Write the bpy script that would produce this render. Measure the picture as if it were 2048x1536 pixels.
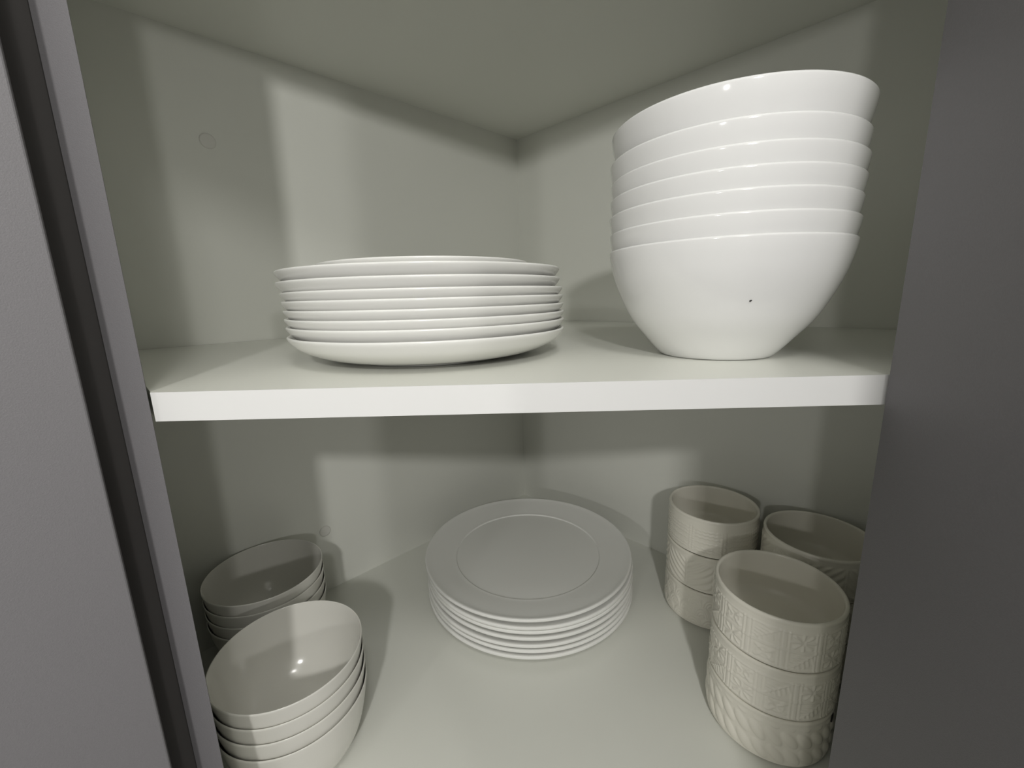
import bpy, bmesh, math, random
from mathutils import Vector, Matrix

# ---------------------------------------------------------------- clear
for o in list(bpy.data.objects):
    bpy.data.objects.remove(o, do_unlink=True)
S = bpy.context.scene
COL = S.collection
PI = math.pi

# ---------------------------------------------------------------- camera
# metres; the top face of the middle shelf is z = 0, its front edge is y = 0
F_PX, PITCH, ROLL, YAW = 851.73, 0.2039, 0.0265, -0.0116
CAM = Vector((0.0, -0.247, 0.051))
cp, sp, cy, sy = math.cos(PITCH), math.sin(PITCH), math.cos(YAW), math.sin(YAW)
fw = Vector((sy * cp, cy * cp, -sp))
rt = Vector((cy, -sy, 0.0))
dn = fw.cross(rt)
r2 = rt * math.cos(ROLL) + dn * math.sin(ROLL)
d2 = -rt * math.sin(ROLL) + dn * math.cos(ROLL)
cd = bpy.data.cameras.new('camera')
cd.sensor_fit = 'HORIZONTAL'
cd.sensor_width = 36.0
cd.lens = F_PX / 2048.0 * 36.0
cd.clip_start = 0.005
cam = bpy.data.objects.new('camera', cd)
COL.objects.link(cam)
m = Matrix((r2, -d2, -fw)).transposed().to_4x4()
m.translation = CAM
cam.matrix_world = m
S.camera = cam

# ---------------------------------------------------------------- world, lights, exposure
W = bpy.data.worlds.new('world')
S.world = W
W.use_nodes = True
bg = W.node_tree.nodes['Background']
bg.inputs[0].default_value = (1.0, 0.985, 0.95, 1)
bg.inputs[1].default_value = 0.31

def point_light(name, loc, power, rad=0.03, col=(1.0, 0.985, 0.955)):
    l = bpy.data.lights.new(name, 'POINT')
    l.energy = power
    l.color = col
    l.shadow_soft_size = rad
    o = bpy.data.objects.new(name, l)
    o.location = loc
    COL.objects.link(o)
    return o
# three lamps hanging from the kitchen ceiling, then an added fill light
point_light('hanging_lamp_middle', (0.03, -1.02, 0.435), 21)
point_light('hanging_lamp_right', (1.09, -2.05, 0.42), 21, 0.06)
point_light('hanging_lamp_left', (-1.06, -2.05, 0.42), 16, 0.06)
point_light('added_fill_light', (0.12, -0.55, 0.70), 6.5, 0.07)  # added fill to brighten floor and shelf, not a lamp of the room

S.view_settings.view_transform = 'Standard'
S.view_settings.look = 'None'
S.view_settings.gamma = 1.0
S.view_settings.use_curve_mapping = False
S.view_settings.exposure = 0.0

# ---------------------------------------------------------------- materials
def material(name, col, rough=0.4, spec=0.5, var=0.03, nscale=8.0, bump=0.0, bscale=400.0, coat=0.0):
    mt = bpy.data.materials.new(name)
    mt.use_nodes = True
    nt = mt.node_tree
    b = nt.nodes['Principled BSDF']
    tc = nt.nodes.new('ShaderNodeTexCoord')
    n = nt.nodes.new('ShaderNodeTexNoise')
    n.inputs['Scale'].default_value = nscale
    n.inputs['Detail'].default_value = 4
    nt.links.new(tc.outputs['Object'], n.inputs['Vector'])
    mix = nt.nodes.new('ShaderNodeMix')
    mix.data_type = 'RGBA'
    lo = [c * (1 - var) for c in col]
    hi = [min(1, c * (1 + var)) for c in col]
    mix.inputs[6].default_value = (*lo, 1)
    mix.inputs[7].default_value = (*hi, 1)
    nt.links.new(n.outputs['Fac'], mix.inputs[0])
    nt.links.new(mix.outputs[2], b.inputs['Base Color'])
    b.inputs['Roughness'].default_value = rough
    b.inputs['Specular IOR Level'].default_value = spec
    if coat:
        b.inputs['Coat Weight'].default_value = coat
        b.inputs['Coat Roughness'].default_value = 0.03
    if bump:
        n2 = nt.nodes.new('ShaderNodeTexNoise')
        n2.inputs['Scale'].default_value = bscale
        n2.inputs['Detail'].default_value = 2
        nt.links.new(tc.outputs['Object'], n2.inputs['Vector'])
        bp = nt.nodes.new('ShaderNodeBump')
        bp.inputs['Strength'].default_value = bump
        bp.inputs['Distance'].default_value = 0.0005
        nt.links.new(n2.outputs['Fac'], bp.inputs['Height'])
        nt.links.new(bp.outputs['Normal'], b.inputs['Normal'])
    return mt

M = {}
M['melamine'] = material('white_melamine', (0.775, 0.782, 0.725), 0.32, 0.45, 0.015, 5, 0.10, 900)
M['cap'] = material('plastic_cap', (0.74, 0.735, 0.69), 0.5, 0.3, 0.01, 20)
M['edge'] = material('white_edge_band', (0.79, 0.79, 0.78), 0.35, 0.4, 0.01, 20)
M['door'] = material('grey_matt_board', (0.192, 0.186, 0.194), 0.55, 0.3, 0.06, 900, 0.25, 1500)
M['shade_tone'] = material('board_edge_shade_tone', (0.07, 0.066, 0.064), 0.7, 0.2, 0.05, 40)  # board colour darkened to carry the shade in the gap by the left stile
M['china'] = material('white_porcelain', (0.80, 0.798, 0.77), 0.16, 0.5, 0.01, 6)
M['bowl'] = material('bright_white_porcelain', (0.84, 0.84, 0.83), 0.09, 0.5, 0.008, 6)
M['matte_china'] = material('satin_white_stoneware', (0.88, 0.88, 0.85), 0.42, 0.35, 0.012, 10)
M['cereal'] = material('warm_white_porcelain', (0.73, 0.72, 0.67), 0.15, 0.5, 0.012, 10)
M['cream'] = material('cream_glazed_stoneware', (0.82, 0.795, 0.705), 0.20, 0.5, 0.02, 20)
M['black'] = material('black_speck', (0.012, 0.010, 0.009), 0.5, 0.3, 0.1, 30)
M['steel'] = material('hinge_steel', (0.35, 0.35, 0.35), 0.35, 0.6, 0.05, 30)
M['wall'] = material('painted_wall', (0.62, 0.62, 0.59), 0.8, 0.2, 0.02, 4, 0.1, 300)
M['floor'] = material('grey_floor', (0.30, 0.29, 0.27), 0.5, 0.3, 0.08, 6)

# ---------------------------------------------------------------- helpers
def link(name, me, mat, parent=None, smooth=False):
    o = bpy.data.objects.new(name, me)
    COL.objects.link(o)
    if mat and not me.materials:
        me.materials.append(M[mat])
    if smooth:
        for p in me.polygons:
            p.use_smooth = True
    if parent:
        o.parent = parent
    return o

def tag(o, label, cat, group=None):
    o['label'] = label
    o['category'] = cat
    if group:
        o['group'] = group
    return o

def struct(o, label=None, cat=None):
    o['kind'] = 'structure'
    if label:
        o['label'] = label
        o['category'] = cat
    return o

def empty(name, loc=(0, 0, 0)):
    o = bpy.data.objects.new(name, None)
    o.empty_display_size = 0.03
    o.location = loc
    COL.objects.link(o)
    return o

def prism(name, pts, z0, z1, mat, parent=None, bevel=0.0):
    """vertical prism over a plan polygon"""
    bm = bmesh.new()
    lo = [bm.verts.new((x, y, z0)) for x, y in pts]
    hi = [bm.verts.new((x, y, z1)) for x, y in pts]
    n = len(pts)
    bm.faces.new(lo)
    bm.faces.new(hi)
    for i in range(n):
        bm.faces.new((lo[i], lo[(i + 1) % n], hi[(i + 1) % n], hi[i]))
    bmesh.ops.recalc_face_normals(bm, faces=bm.faces)
    if bevel:
        bmesh.ops.bevel(bm, geom=list(bm.edges), offset=bevel, segments=2, affect='EDGES', profile=0.5)
    me = bpy.data.meshes.new(name)
    bm.to_mesh(me)
    bm.free()
    return link(name, me, mat, parent)

def smooth_profile(pts, sub=5):
    """Catmull-Rom through profile points; a point given as (r, z, 1) is a sharp corner"""
    P = [Vector((p[0], p[1])) for p in pts]
    sharp = [len(p) > 2 for p in pts]
    out = [P[0]]
    for i in range(len(P) - 1):
        p0 = P[i - 1] if i > 0 and not sharp[i] else P[i]
        p1, p2 = P[i], P[i + 1]
        p3 = P[i + 2] if i + 2 < len(P) and not sharp[i + 1] else P[i + 1]
        for k in range(1, sub + 1):
            t = k / sub
            q = 0.5 * ((2 * p1) + (p2 - p0) * t + (2 * p0 - 5 * p1 + 4 * p2 - p3) * t * t
                       + (3 * p1 - p0 - 3 * p2 + p3) * t ** 3)
            out.append(q)
    return [(max(0.0, q.x), max(0.0, q.y)) for q in out]

def lathe_mesh(name, prof, seg=128, disp=None):
    verts, faces = [], []
    rings = []
    for k, (r, z) in enumerate(prof):
        if r < 1e-6:
            rings.append([len(verts)])
            verts.append((0, 0, z))
        else:
            ring = []
            for i in range(seg):
                a = 2 * PI * i / seg
                rr = r + (disp(a, z, k) if disp else 0.0)
                ring.append(len(verts))
                verts.append((rr * math.cos(a), rr * math.sin(a), z))
            rings.append(ring)
    for a, b in zip(rings[:-1], rings[1:]):
        if len(a) == 1 and len(b) == 1:
            continue
        for i in range(seg):
            j = (i + 1) % seg
            if len(a) == 1:
                faces.append((a[0], b[j], b[i]))
            elif len(b) == 1:
                faces.append((a[i], a[j], b[0]))
            else:
                faces.append((a[i], a[j], b[j], b[i]))
    me = bpy.data.meshes.new(name)
    me.from_pydata(verts, [], faces)
    me.update()
    bm = bmesh.new()
    bm.from_mesh(me)
    bmesh.ops.recalc_face_normals(bm, faces=bm.faces)
    bm.to_mesh(me)
    bm.free()
    for p in me.polygons:
        p.use_smooth = True
    return me

# ---------------------------------------------------------------- plan of the cupboard
XC, YC = 0.012, 0.7068            # inner back corner
ZC, ZF = 0.3631, -0.4192          # underside of the top board, top of the bottom board
T = 0.018
XL, XR = -0.2207, 0.2262          # opening edges on y = 0
s2 = math.sqrt(0.5)
# inner plan: corner C, left wall end A, opening corners L and R, right wall end B
cl, cr = YC - XC, YC + XC         # left wall  y - x = cl ; right wall  y + x = cr
A = ((XL - cl) / 2, (XL + cl) / 2)
B = ((XR + cr) / 2, (cr - XR) / 2)
Cc = (XC, YC)

# ---------------------------------------------------------------- room shell
g = 0.003
ofs = (T + g) * math.sqrt(2)
RC = (XC, YC + ofs)
def wall_plan(d, t=0.12):
    e = (RC[0] + d[0] * 2.6, RC[1] + d[1] * 2.6)
    n = (-d[1], d[0]) if d[0] < 0 else (d[1], -d[0])
    n = (0.0 + n[0], n[1])
    if n[1] < 0:
        n = (-n[0], -n[1])
    return [RC, e, (e[0] + n[0] * t, e[1] + n[1] * t), (RC[0] + 0.0, RC[1] + t * math.sqrt(2))]
struct(prism('wall_left', wall_plan((-s2, -s2)), -1.95, 0.95, 'wall'), 'plain painted kitchen wall behind the grey cabinets on the left', 'wall')
struct(prism('wall_right', wall_plan((s2, -s2)), -1.95, 0.95, 'wall'), 'plain painted kitchen wall behind the open grey door', 'wall')
struct(prism('floor', [(-2.2, -2.2), (2.2, -2.2), (2.2, 1.0), (-2.2, 1.0)], -2.0, -1.95, 'floor'), 'grey kitchen floor below the wall cabinets', 'floor')
struct(prism('ceiling', [(-2.2, -2.2), (2.2, -2.2), (2.2, 1.0), (-2.2, 1.0)], 0.95, 0.99, 'wall'), 'plain painted kitchen ceiling above the wall cabinets', 'ceiling')

# ---------------------------------------------------------------- corner cabinet
cab = empty('corner_cabinet', (0, 0, ZF - T))
tag(cab, 'white-lined diagonal corner cabinet with grey door and one shelf of crockery', 'cabinet')
cab_inv = -(ZF - T)
def cpart(name, pts, z0, z1, mat, parent=None, bevel=0.0):
    par = parent or cab
    off = cab_inv if par is cab else 0.0
    if par is cab:
        return prism(name, pts, z0 + off, z1 + off, mat, par, bevel)
    return prism(name, pts, z0 + cab_inv, z1 + cab_inv, mat, par, bevel)

o2 = T * math.sqrt(2)
ZB, ZT = ZF - T, ZC + T
# back panels (inner faces meet in the corner)
cpart('back_panel', [Cc, A, (A[0] - T * s2, A[1] + T * s2), (XC, YC + o2)], ZF, ZC, 'melamine')
cpart('back_panel', [Cc, (XC, YC + o2), (B[0] + T * s2, B[1] + T * s2), B], ZF, ZC, 'melamine')
# side panels, front edge cut flush with the opening
wl = T * math.sqrt(2)
cpart('side_panel', [(XL - 0.001, 0.0006), (A[0], A[1]), (A[0] - T * s2, A[1] + T * s2 - 2 * T * s2), (XL - wl * 0.75, 0.0006)], ZF, ZC, 'melamine')
cpart('side_panel', [(XR, 0.0006), (XR + wl * 0.75, 0.0006), (B[0] + T * s2, B[1] - T * s2), (B[0], B[1])], ZF, ZC, 'melamine')
outer = [(XL - wl * 0.75, 0.0006), (XR + wl * 0.75, 0.0006), (B[0] + T * s2, B[1] - T * s2), (B[0] + T * s2, B[1] + T * s2 * 0.98),
         (XC, YC + o2), (A[0] - T * s2, A[1] + T * s2 * 0.98), (A[0] - T * s2, A[1] - T * s2)]
cpart('top_panel', outer, ZC, ZT, 'melamine')
cpart('bottom_panel', outer, ZB, ZF, 'melamine')
# grey stiles that face the opening
st = cpart('stile', [(XL - 0.001, 0.0), (XL - 0.0193, 0.0), (XL - 0.0193, -0.0008), (XL, -0.0008)], ZB, ZT, 'door')
st2 = cpart('stile', [(XR, 0.0), (XR + 0.019, 0.0), (XR + 0.019, -0.0008), (XR, -0.0008)], ZB, ZT, 'door')
# adjustable shelf with a bright edge band
e = 0.0012
sh = cpart('shelf', [(XL + e, 0.0006), (XR - e, 0.0006), (B[0] - e * 1.5, B[1]), (XC, YC - e * 1.5), (A[0] + e * 1.5, A[1])], -T, 0.0, 'melamine')
sh['label'] = 'white board with a bright edge band'
cpart('edge_band', [(XL + e, 0.0), (XR - e, 0.0), (XR - e, 0.0006), (XL + e, 0.0006)], -T, 0.0, 'edge', sh)
# round screw covers on the left back panel
def disc(name, r, t, mat, parent, seg=28):
    prof = [(0, t), (r * 0.8, t), (r * 0.96, t * 0.8), (r, t * 0.3), (r, 0)]
    me = lathe_mesh(name, prof, seg)
    return link(name, me, mat, parent)
for (px, py, pz) in ((-0.3721, 0.3227, 0.2467), (-0.3164, 0.3784, -0.314)):
    c = disc('screw_cap', 0.0088, 0.0016, 'cap', cab)
    rot = Matrix(((-s2 * -1, 0, s2), (s2, 0, -s2), (0, 1, 0)))   # disc normal -> (1,-1,0)/sqrt2
    c.matrix_parent_inverse = Matrix()
    mw = rot.to_4x4()
    mw.translation = Vector((px, py, pz + cab_inv))
    c.matrix_local = mw

# open door hinged on the right side panel
dlt = math.radians(11.5)
hx, hy = 0.2156, -0.0030
du = (-math.sin(dlt), -math.cos(dlt))
dn_ = (math.cos(dlt), -math.sin(dlt))
DL = 0.30
dp = [(hx, hy), (hx + du[0] * DL, hy + du[1] * DL), (hx + du[0] * DL + dn_[0] * T, hy + du[1] * DL + dn_[1] * T), (hx + dn_[0] * T, hy + dn_[1] * T)]
door = cpart('door', dp, ZB, ZT, 'door', None, 0.0008)
door['label'] = 'matt grey door standing open'
for zz in (-0.36, 0.30):
    cpart('hinge', [(hx + 0.003, hy + 0.0005), (XR + 0.026, 0.030), (XR + 0.021, 0.034), (hx - 0.001, hy + 0.004)], zz - 0.012, zz + 0.012, 'steel', door)

# ---------------------------------------------------------------- neighbouring wall cabinet
P0 = (-0.2283, -0.0300)
u = (-s2, -s2)
n_in = (-s2, s2)
def at(a, b):
    return (P0[0] + u[0] * a + n_in[0] * b, P0[1] + u[1] * a + n_in[1] * b)
nb = empty('wall_cabinet', (P0[0], P0[1], ZB))
tag(nb, 'matt grey wall cabinet beside the open corner cabinet', 'cabinet')
def npart(name, pts, z0, z1, mat, parent=None, bevel=0.0):
    off = (-P0[0], -P0[1])
    return prism(name, [(x + off[0], y + off[1]) for x, y in pts], z0 - ZB, z1 - ZB, mat, parent or nb, bevel)
npart('door', [at(0, 0), at(0.45, 0), at(0.45, T), at(0, T)], ZB, ZT, 'door', None, 0.0009)
npart('side_panel', [(XL - 0.0199, -0.0008), (XL - 0.0199, 0.0008), (A[0] - 0.0205, A[1] - 0.02), (A[0] - 0.035, A[1] - 0.033), at(0.022, T + 0.004), at(0.004, T + 0.004)], ZB, ZT, 'shade_tone')  # shadow beside the stile is put into this panel's colour
npart('front_rail', [at(0.024, T + 0.004), at(0.45, T + 0.004), at(0.45, T + 0.022), at(0.024, T + 0.022)], ZB, ZT, 'shade_tone')

# ---------------------------------------------------------------- crockery
ORD = ['topmost', 'second from the top', 'third from the top', 'fourth from the top', 'fifth from the top', 'sixth from the top', 'seventh from the top', 'lowest']
def ordinal(i, n):          # i counted from the bottom
    k = n - 1 - i
    if k == 0:
        return 'topmost'
    if i == 0:
        return 'lowest'
    return ORD[k]

# coupe dinner plates, upper shelf
def plate_profile(R, H, t, foot):
    o = [(0, 0.0022), (foot * 0.90, 0.0022), (foot * 0.93, 0.0002), (foot, 0.0), (foot * 1.03, 0.0016),
         (R * 0.745, H * 0.17), (R * 0.82, H * 0.28), (R * 0.89, H * 0.43), (R * 0.945, H * 0.60), (R * 0.985, H * 0.82),
         (R, H * 0.955), (R - t * 0.28, H), (R - t * 0.75, H * 0.965),
         (R * 0.945, H * 0.72), (R * 0.88, H * 0.52), (R * 0.80, H * 0.345), (R * 0.70, H * 0.245), (R * 0.5, H * 0.215), (0, H * 0.21)]
    return smooth_profile(o, 4)
dp_me = lathe_mesh('dinner_plate', plate_profile(0.119, 0.0233, 0.0035, 0.070), 160)
rims = [0.0233, 0.0311, 0.0375, 0.0441, 0.0509, 0.0574, 0.0652, 0.0735]
offs = [(0, 0), (0.0000, 0.0004), (-0.0001, 0.0), (-0.0005, 0.0005), (-0.0010, 0.0002), (-0.0014, 0.0006), (-0.0036, 0.0), (-0.0038, 0.0006)]
pc = (-0.0756, 0.1437)
for i, (rz, of) in enumerate(zip(rims, offs)):
    p = link('dinner_plate', dp_me, 'china')
    p.location = (pc[0] + of[0], pc[1] + of[1], rz - 0.0233 + 0.0004)
    p.rotation_euler.z = 0.7 * i
    tag(p, 'white dinner plate on the shelf, %s of its stack of eight' % ordinal(i, 8), 'plate', 'dinner plates stacked on the middle shelf')
sp_me = lathe_mesh('side_plate', plate_profile(0.0905, 0.0222, 0.0032, 0.052), 128)
p = link('side_plate', sp_me, 'china')
p.location = (pc[0] - 0.003, pc[1] + 0.001, 0.0735 - 0.0233 + 0.0072)
tag(p, 'smaller white plate resting in the topmost dinner plate, only its rim showing', 'plate')

# deep salad bowls, upper shelf
bo = [(0.0415, 0.0), (0.0470, 0.0052), (0.0550, 0.0145), (0.0664, 0.0285), (0.0747, 0.0440), (0.0812, 0.0598), (0.0848, 0.0735), (0.0861, 0.0815)]
def bowl_profile(outer, t_rim, t_base, R, H):
    o = [(0, 0.002), (outer[0][0] * 0.86, 0.0018), (outer[0][0] * 0.93, 0.0)]
    o += [(r, z) for r, z in outer]
    o += [(R - t_rim * 0.2, H * 0.994), (R - t_rim * 0.5, H), (R - t_rim * 0.9, H * 0.993)]
    N = len(outer)
    for k in range(N - 2, 0, -1):
        r, z = outer[k]
        r0, z0 = outer[k - 1]
        r1, z1 = outer[k + 1]
        tx, tz = r1 - r0, z1 - z0
        L = math.hypot(tx, tz)
        f = k / (N - 1)
        t = t_base * (1 - f) + t_rim * f
        o.append((r - tz / L * t, z + tx / L * t))
    o += [(outer[0][0] * 0.72, t_base + 0.0028), (outer[0][0] * 0.4, t_base + 0.0016), (0, t_base + 0.0013)]
    return smooth_profile(o, 4)
sb_me = lathe_mesh('serving_bowl', bowl_profile(bo, 0.0015, 0.0042, 0.0862, 0.0832), 160)
brims = [0.0832, 0.0966, 0.1097, 0.1221, 0.1345, 0.1486, 0.1690]
boff = [(0, 0), (0.0003, 0.0002), (-0.0003, 0.0), (0.0, -0.0003), (0.0004, 0.0), (-0.0004, 0.0003), (0.0003, 0.0)]
bc = (0.1643, 0.1061)
bowls = []
for i, (rz, of) in enumerate(zip(brims, boff)):
    p = link('serving_bowl', sb_me, 'bowl')
    p.location = (bc[0] + of[0], bc[1] + of[1], rz - 0.0832 + 0.0004)
    p.rotation_euler.z = 1.1 * i
    tag(p, 'glossy white deep bowl on the shelf, %s of its tall stack' % ordinal(i, 7), 'bowl', 'deep bowls stacked on the middle shelf')
    bowls.append(p)

# charger plates, bottom of the cabinet
R, H = 0.1645, 0.0165
cpf = [(0, 0.002), (0.092, 0.002), (0.095, 0.0), (0.100, 0.0), (0.104, 0.0022), (0.118, 0.0034), (0.140, 0.0075), (0.157, 0.0104), (0.1632, 0.0118),
       (R, 0.0130), (R, 0.0150), (R - 0.0005, 0.0163), (R - 0.0022, H), (R - 0.0040, 0.0160), (0.154, 0.0140), (0.136, 0.0106), (0.122, 0.0082), (0.1175, 0.0078), (0.1160, 0.0074), (0.1150, 0.0065),
       (0.112, 0.0059), (0.08, 0.0056), (0, 0.0056)]
ch_me = lathe_mesh('charger_plate', smooth_profile(cpf, 4), 180)
crims = [0.0166, 0.0232, 0.0325, 0.0428, 0.0519, 0.0588, 0.0700]
coff = [(0.001, -0.0015), (0.0015, 0.0015), (0.0005, 0.0), (0.0015, 0.0005), (0.001, 0.001), (0.0005, 0.0), (-0.0015, 0.0005)]
cc = (0.0125, 0.3820)
for i, (rz, of) in enumerate(zip(crims, coff)):
    p = link('charger_plate', ch_me, 'matte_china')
    p.location = (cc[0] + of[0], cc[1] + of[1], ZF + rz - H + 0.0004)
    p.rotation_euler.z = 0.9 * i
    tag(p, 'wide satin white plate on the cabinet floor, %s of its stack' % ordinal(i, 7), 'plate', 'wide plates stacked on the cabinet floor')

# cereal bowls, bottom left
R, H = 0.0697, 0.0800
co = [(0.0380, 0.0), (0.0422, 0.0040), (0.0495, 0.0125), (0.0570, 0.0245), (0.0624, 0.0400), (0.0661, 0.0575), (0.0686, 0.0720), (0.0694, 0.0770)]
cb_prof = [(0, 0.002), (0.0327, 0.0018), (0.0353, 0.0)] + co + [(0.0696, 0.0788), (0.0693, H), (0.0687, H), (0.0682, 0.0787),
           (0.0667, 0.0720), (0.0637, 0.0570), (0.0593, 0.0400), (0.0530, 0.0250), (0.0445, 0.0140), (0.034, 0.0078), (0.018, 0.0058), (0, 0.0055)]
cb_me = lathe_mesh('cereal_bowl', smooth_profile(cb_prof, 4), 144)
for nm, (bx, by), rr in (('beside the grey frame', (-0.2353, 0.1163), [0.080, 0.0965, 0.1130, 0.1290]),
                         ('against the left back panel', (-0.3382, 0.2515), [0.080, 0.0955, 0.1110, 0.1260])):
    for i, rz in enumerate(rr):
        p = link('cereal_bowl', cb_me, 'cereal')
        p.location = (bx + [0.0005, 0.0002, 0.0, 0.0][i], by + [-0.0004, 0.0, 0.0, 0.0][i], ZF + rz - H + 0.0004)
        p.rotation_euler.z = 0.8 * i
        tag(p, 'small warm white bowl, %s of the stack %s' % (ordinal(i, 4), nm), 'bowl', 'small bowls on the cabinet floor')

# embossed ramekins, bottom right
RR, RH = 0.0597, 0.0580
def sm(e0, e1, x):
    t = max(0.0, min(1.0, (x - e0) / (e1 - e0)))
    return t * t * (3 - 2 * t)
def ridge(x, w):
    return max(0.0, 1 - abs(x) / w)
def pat_panel(a, f):
    """framed squares with stars and leaves, two rows"""
    n = 12
    x = a / (2 * PI) * n
    ci = int(math.floor(x))
    ux = (x - ci) * 2 - 1
    fy = (f - 0.03) / 0.86 * 2
    if fy < 0 or fy > 2:
        return 0.0
    ri = min(1, int(fy))
    uy = (fy - ri) * 2 - 1
    bar = 0.9 * ridge(abs(ux) - 0.74, 0.07) + 0.9 * ridge(abs(ux) - 0.95, 0.08) + 0.8 * ridge(abs(uy) - 0.92, 0.11)
    h = bar
    vx, vy = ux / 0.68, uy / 0.84
    if max(abs(vx), abs(vy)) < 1:
        r = math.hypot(vx, vy)
        th = math.atan2(vy, vx)
        k = (ci + ri) % 3
        fade = sm(1.25, 0.95, r)
        if k == 0:
            h += 1.0 * max(0, math.cos(8 * th)) ** 1.5 * fade * sm(0.04, 0.25, r)
        elif k == 1:
            h += 0.9 * max(0, math.cos(4 * th + PI)) ** 2 * fade * sm(0.04, 0.2, r) + 0.6 * ridge(r - 0.62, 0.10)
        else:
            h += 0.9 * ridge(vx - vy, 0.14) + 0.7 * max(0, math.sin((vx + vy) * 9 + abs(vx - vy) * 6)) * sm(1.3, 0.9, abs(vx - vy))
    return min(h, 1.1) * 0.0011
def pat_hobnail(a, f):
    """slanting raised drops"""
    n = 26
    y = (f - 0.02) * 2.4
    row = math.floor(y)
    x = a / (2 * PI) * n + 0.5 * (row % 2) + 0.75 * y
    ux = (x - math.floor(x)) * 2 - 1
    uy = (y - row) * 2 - 1
    return 0.0016 * max(0.0, 1 - (ux * ux * 1.25 + uy * uy * 1.1)) ** 0.7 * sm(0.0, 0.05, f) * sm(0.97, 0.88, f)
def pat_band(a, f):
    """horizontal bands broken by upright studs"""
    n = 9
    x = a / (2 * PI) * n
    ux = (x - math.floor(x)) * 2 - 1
    h = 0.0
    if abs(ux) < 0.80:
        wob = 0.012 * math.sin(a * 60)
        for c in (0.14, 0.22, 0.40, 0.56, 0.66, 0.76):
            h += 0.9 * ridge(f + wob - c, 0.03) * sm(0.80, 0.72, abs(ux))
    else:
        h += 0.9 * ridge(abs(f * 7 % 1.0 - 0.5) - 0.25, 0.2) * sm(0.80, 0.86, abs(ux)) * sm(0.98, 0.92, abs(ux))
    return h * 0.0011 * sm(0.04, 0.1, f) * sm(0.86, 0.8, f)
def pat_feather(a, f):
    """slanting ribs in feather fans"""
    n = 10
    x = a / (2 * PI) * n
    ci = math.floor(x)
    ux = (x - ci) * 2 - 1
    sgn = 1 if ci % 2 else -1
    h = 0.5 + 0.5 * math.sin(26 * (f * 1.2 + 0.30 * sgn * ux * (0.6 + f)))
    h = h * sm(1.0, 0.80, abs(ux)) + 0.8 * ridge(abs(ux) - 1.0, 0.08)
    return h * 0.0011 * sm(0.03, 0.1, f) * sm(0.93, 0.85, f)
def pat_scale(a, f):
    """overlapping arcs like fish scales"""
    n = 18
    y = f * 3.0
    best = 0.0
    for rr_ in (math.floor(y), math.floor(y) - 1):
        x = a / (2 * PI) * n + 0.5 * (rr_ % 2)
        ux = (x - math.floor(x)) * 2 - 1
        uy = (y - rr_)
        r = math.hypot(ux, uy * 1.05)
        if r < 1.08:
            best = 0.45 * (0.5 + 0.5 * math.cos(r * 22)) + 0.4 * r
            break
    return best * 0.0013 * sm(0.02, 0.08, f) * sm(0.96, 0.88, f)

NW = 52
def ramekin_mesh(name, pat):
    prof = [(0, 0.0022), (0.048, 0.0022), (0.0505, 0.0004), (0.0535, 0.0), (0.0542, 0.0030), (0.0560, 0.0037), (0.0588, 0.0044)]
    k0 = len(prof)
    z0, z1 = 0.0050, RH - 0.0052
    for k in range(NW + 1):
        prof.append((RR, z0 + (z1 - z0) * k / NW))
    k1 = len(prof) - 1
    for r, z in ((RR, RH - 0.0035), (RR, RH - 0.0018), (RR - 0.0005, RH - 0.0006), (RR - 0.0014, RH - 0.0001), (RR - 0.0022, RH - 0.0001),
                 (RR - 0.0031, RH - 0.0006), (RR - 0.0036, RH - 0.0018), (RR - 0.0037, RH - 0.004), (RR - 0.0040, 0.03), (RR - 0.0046, 0.016), (RR - 0.0070, 0.0100),
                 (RR - 0.0115, 0.0072), (RR - 0.018, 0.0062), (RR - 0.030, 0.0060), (0, 0.0060)):
        prof.append((r, z))
    def disp(a, z, k):
        if k0 <= k <= k1:
            f = (z - z0) / (z1 - z0)
            return pat(a, f) - 0.0004
        return 0.0
    return lathe_mesh(name, prof, 420, disp)
RM = {k: ramekin_mesh('ramekin_' + k, f) for k, f in (('panel', pat_panel), ('hobnail', pat_hobnail), ('band', pat_band), ('feather', pat_feather), ('scale', pat_scale))}
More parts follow.
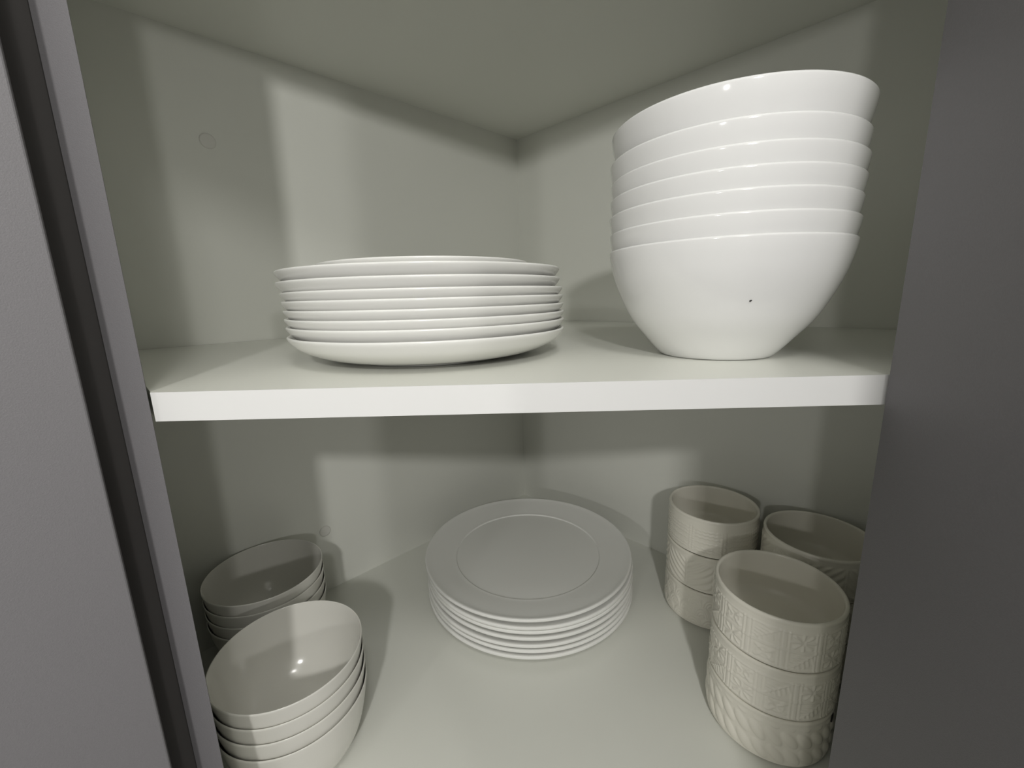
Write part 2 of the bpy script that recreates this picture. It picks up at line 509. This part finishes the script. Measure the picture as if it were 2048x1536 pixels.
PD = {'panel': 'embossed with framed star panels', 'hobnail': 'embossed with slanting drops', 'band': 'embossed with broken horizontal bands',
      'feather': 'embossed with feathery slanting ribs', 'scale': 'embossed with overlapping arcs'}
PITCHZ = 0.0551
stacks = (((0.2697, 0.1508), ('hobnail', 'panel', 'panel'), (1.9, 0.35, 0.1), 'in the stack behind the door edge'),
          ((0.2812, 0.3260), ('scale', 'feather', 'band'), (0.0, 0.0, 0.35), 'in the stack next to the wide plates'),
          ((0.3745, 0.2412), ('band', 'scale', 'feather'), (0.4, 1.0, 0.2), 'in the stack against the right back panel'))
front = None
for (rx, ry), pats, rots, where in stacks:
    for i, k in enumerate(pats):
        p = link('ramekin', RM[k], 'cream')
        p.location = (rx, ry, ZF + i * PITCHZ + 0.0004)
        p.rotation_euler.z = rots[i]
        pos = ('lowest', 'middle', 'topmost')[i]
        tag(p, 'cream ramekin %s, %s %s' % (PD[k], pos, where), 'ramekin', 'ramekins on the cabinet floor')
        if front is None:
            front = p

# dark chip on the lowest front ramekin and a speck on the lowest deep bowl
def flake(name, parent, ang, r, z, w, h, rot0):
    a = ang - rot0
    bm = bmesh.new()
    base = [(-0.5, -0.4), (0.1, -0.5), (0.5, 0.1), (0.15, 0.5), (-0.35, 0.25)]
    fr, bk = [], []
    for x, y in base:
        aa = a + x * w / r
        for lst, rr_ in ((fr, r + 0.0006), (bk, r - 0.0006)):
            lst.append(bm.verts.new((rr_ * math.cos(aa), rr_ * math.sin(aa), z + y * h)))
    bm.faces.new(fr)
    bm.faces.new(bk[::-1])
    for i in range(5):
        j = (i + 1) % 5
        bm.faces.new((fr[i], bk[i], bk[j], fr[j]))
    bmesh.ops.recalc_face_normals(bm, faces=bm.faces)
    me = bpy.data.meshes.new(name)
    bm.to_mesh(me)
    bm.free()
    o = link(name, me, 'black', parent)
    o['label'] = 'small dark mark'
    return o
flake('chip', front, math.radians(-52), RR, 0.050, 0.004, 0.011, 1.9)
flake('speck', bowls[0], math.radians(-100), 0.0745, 0.0436, 0.0016, 0.0011, 0.0)
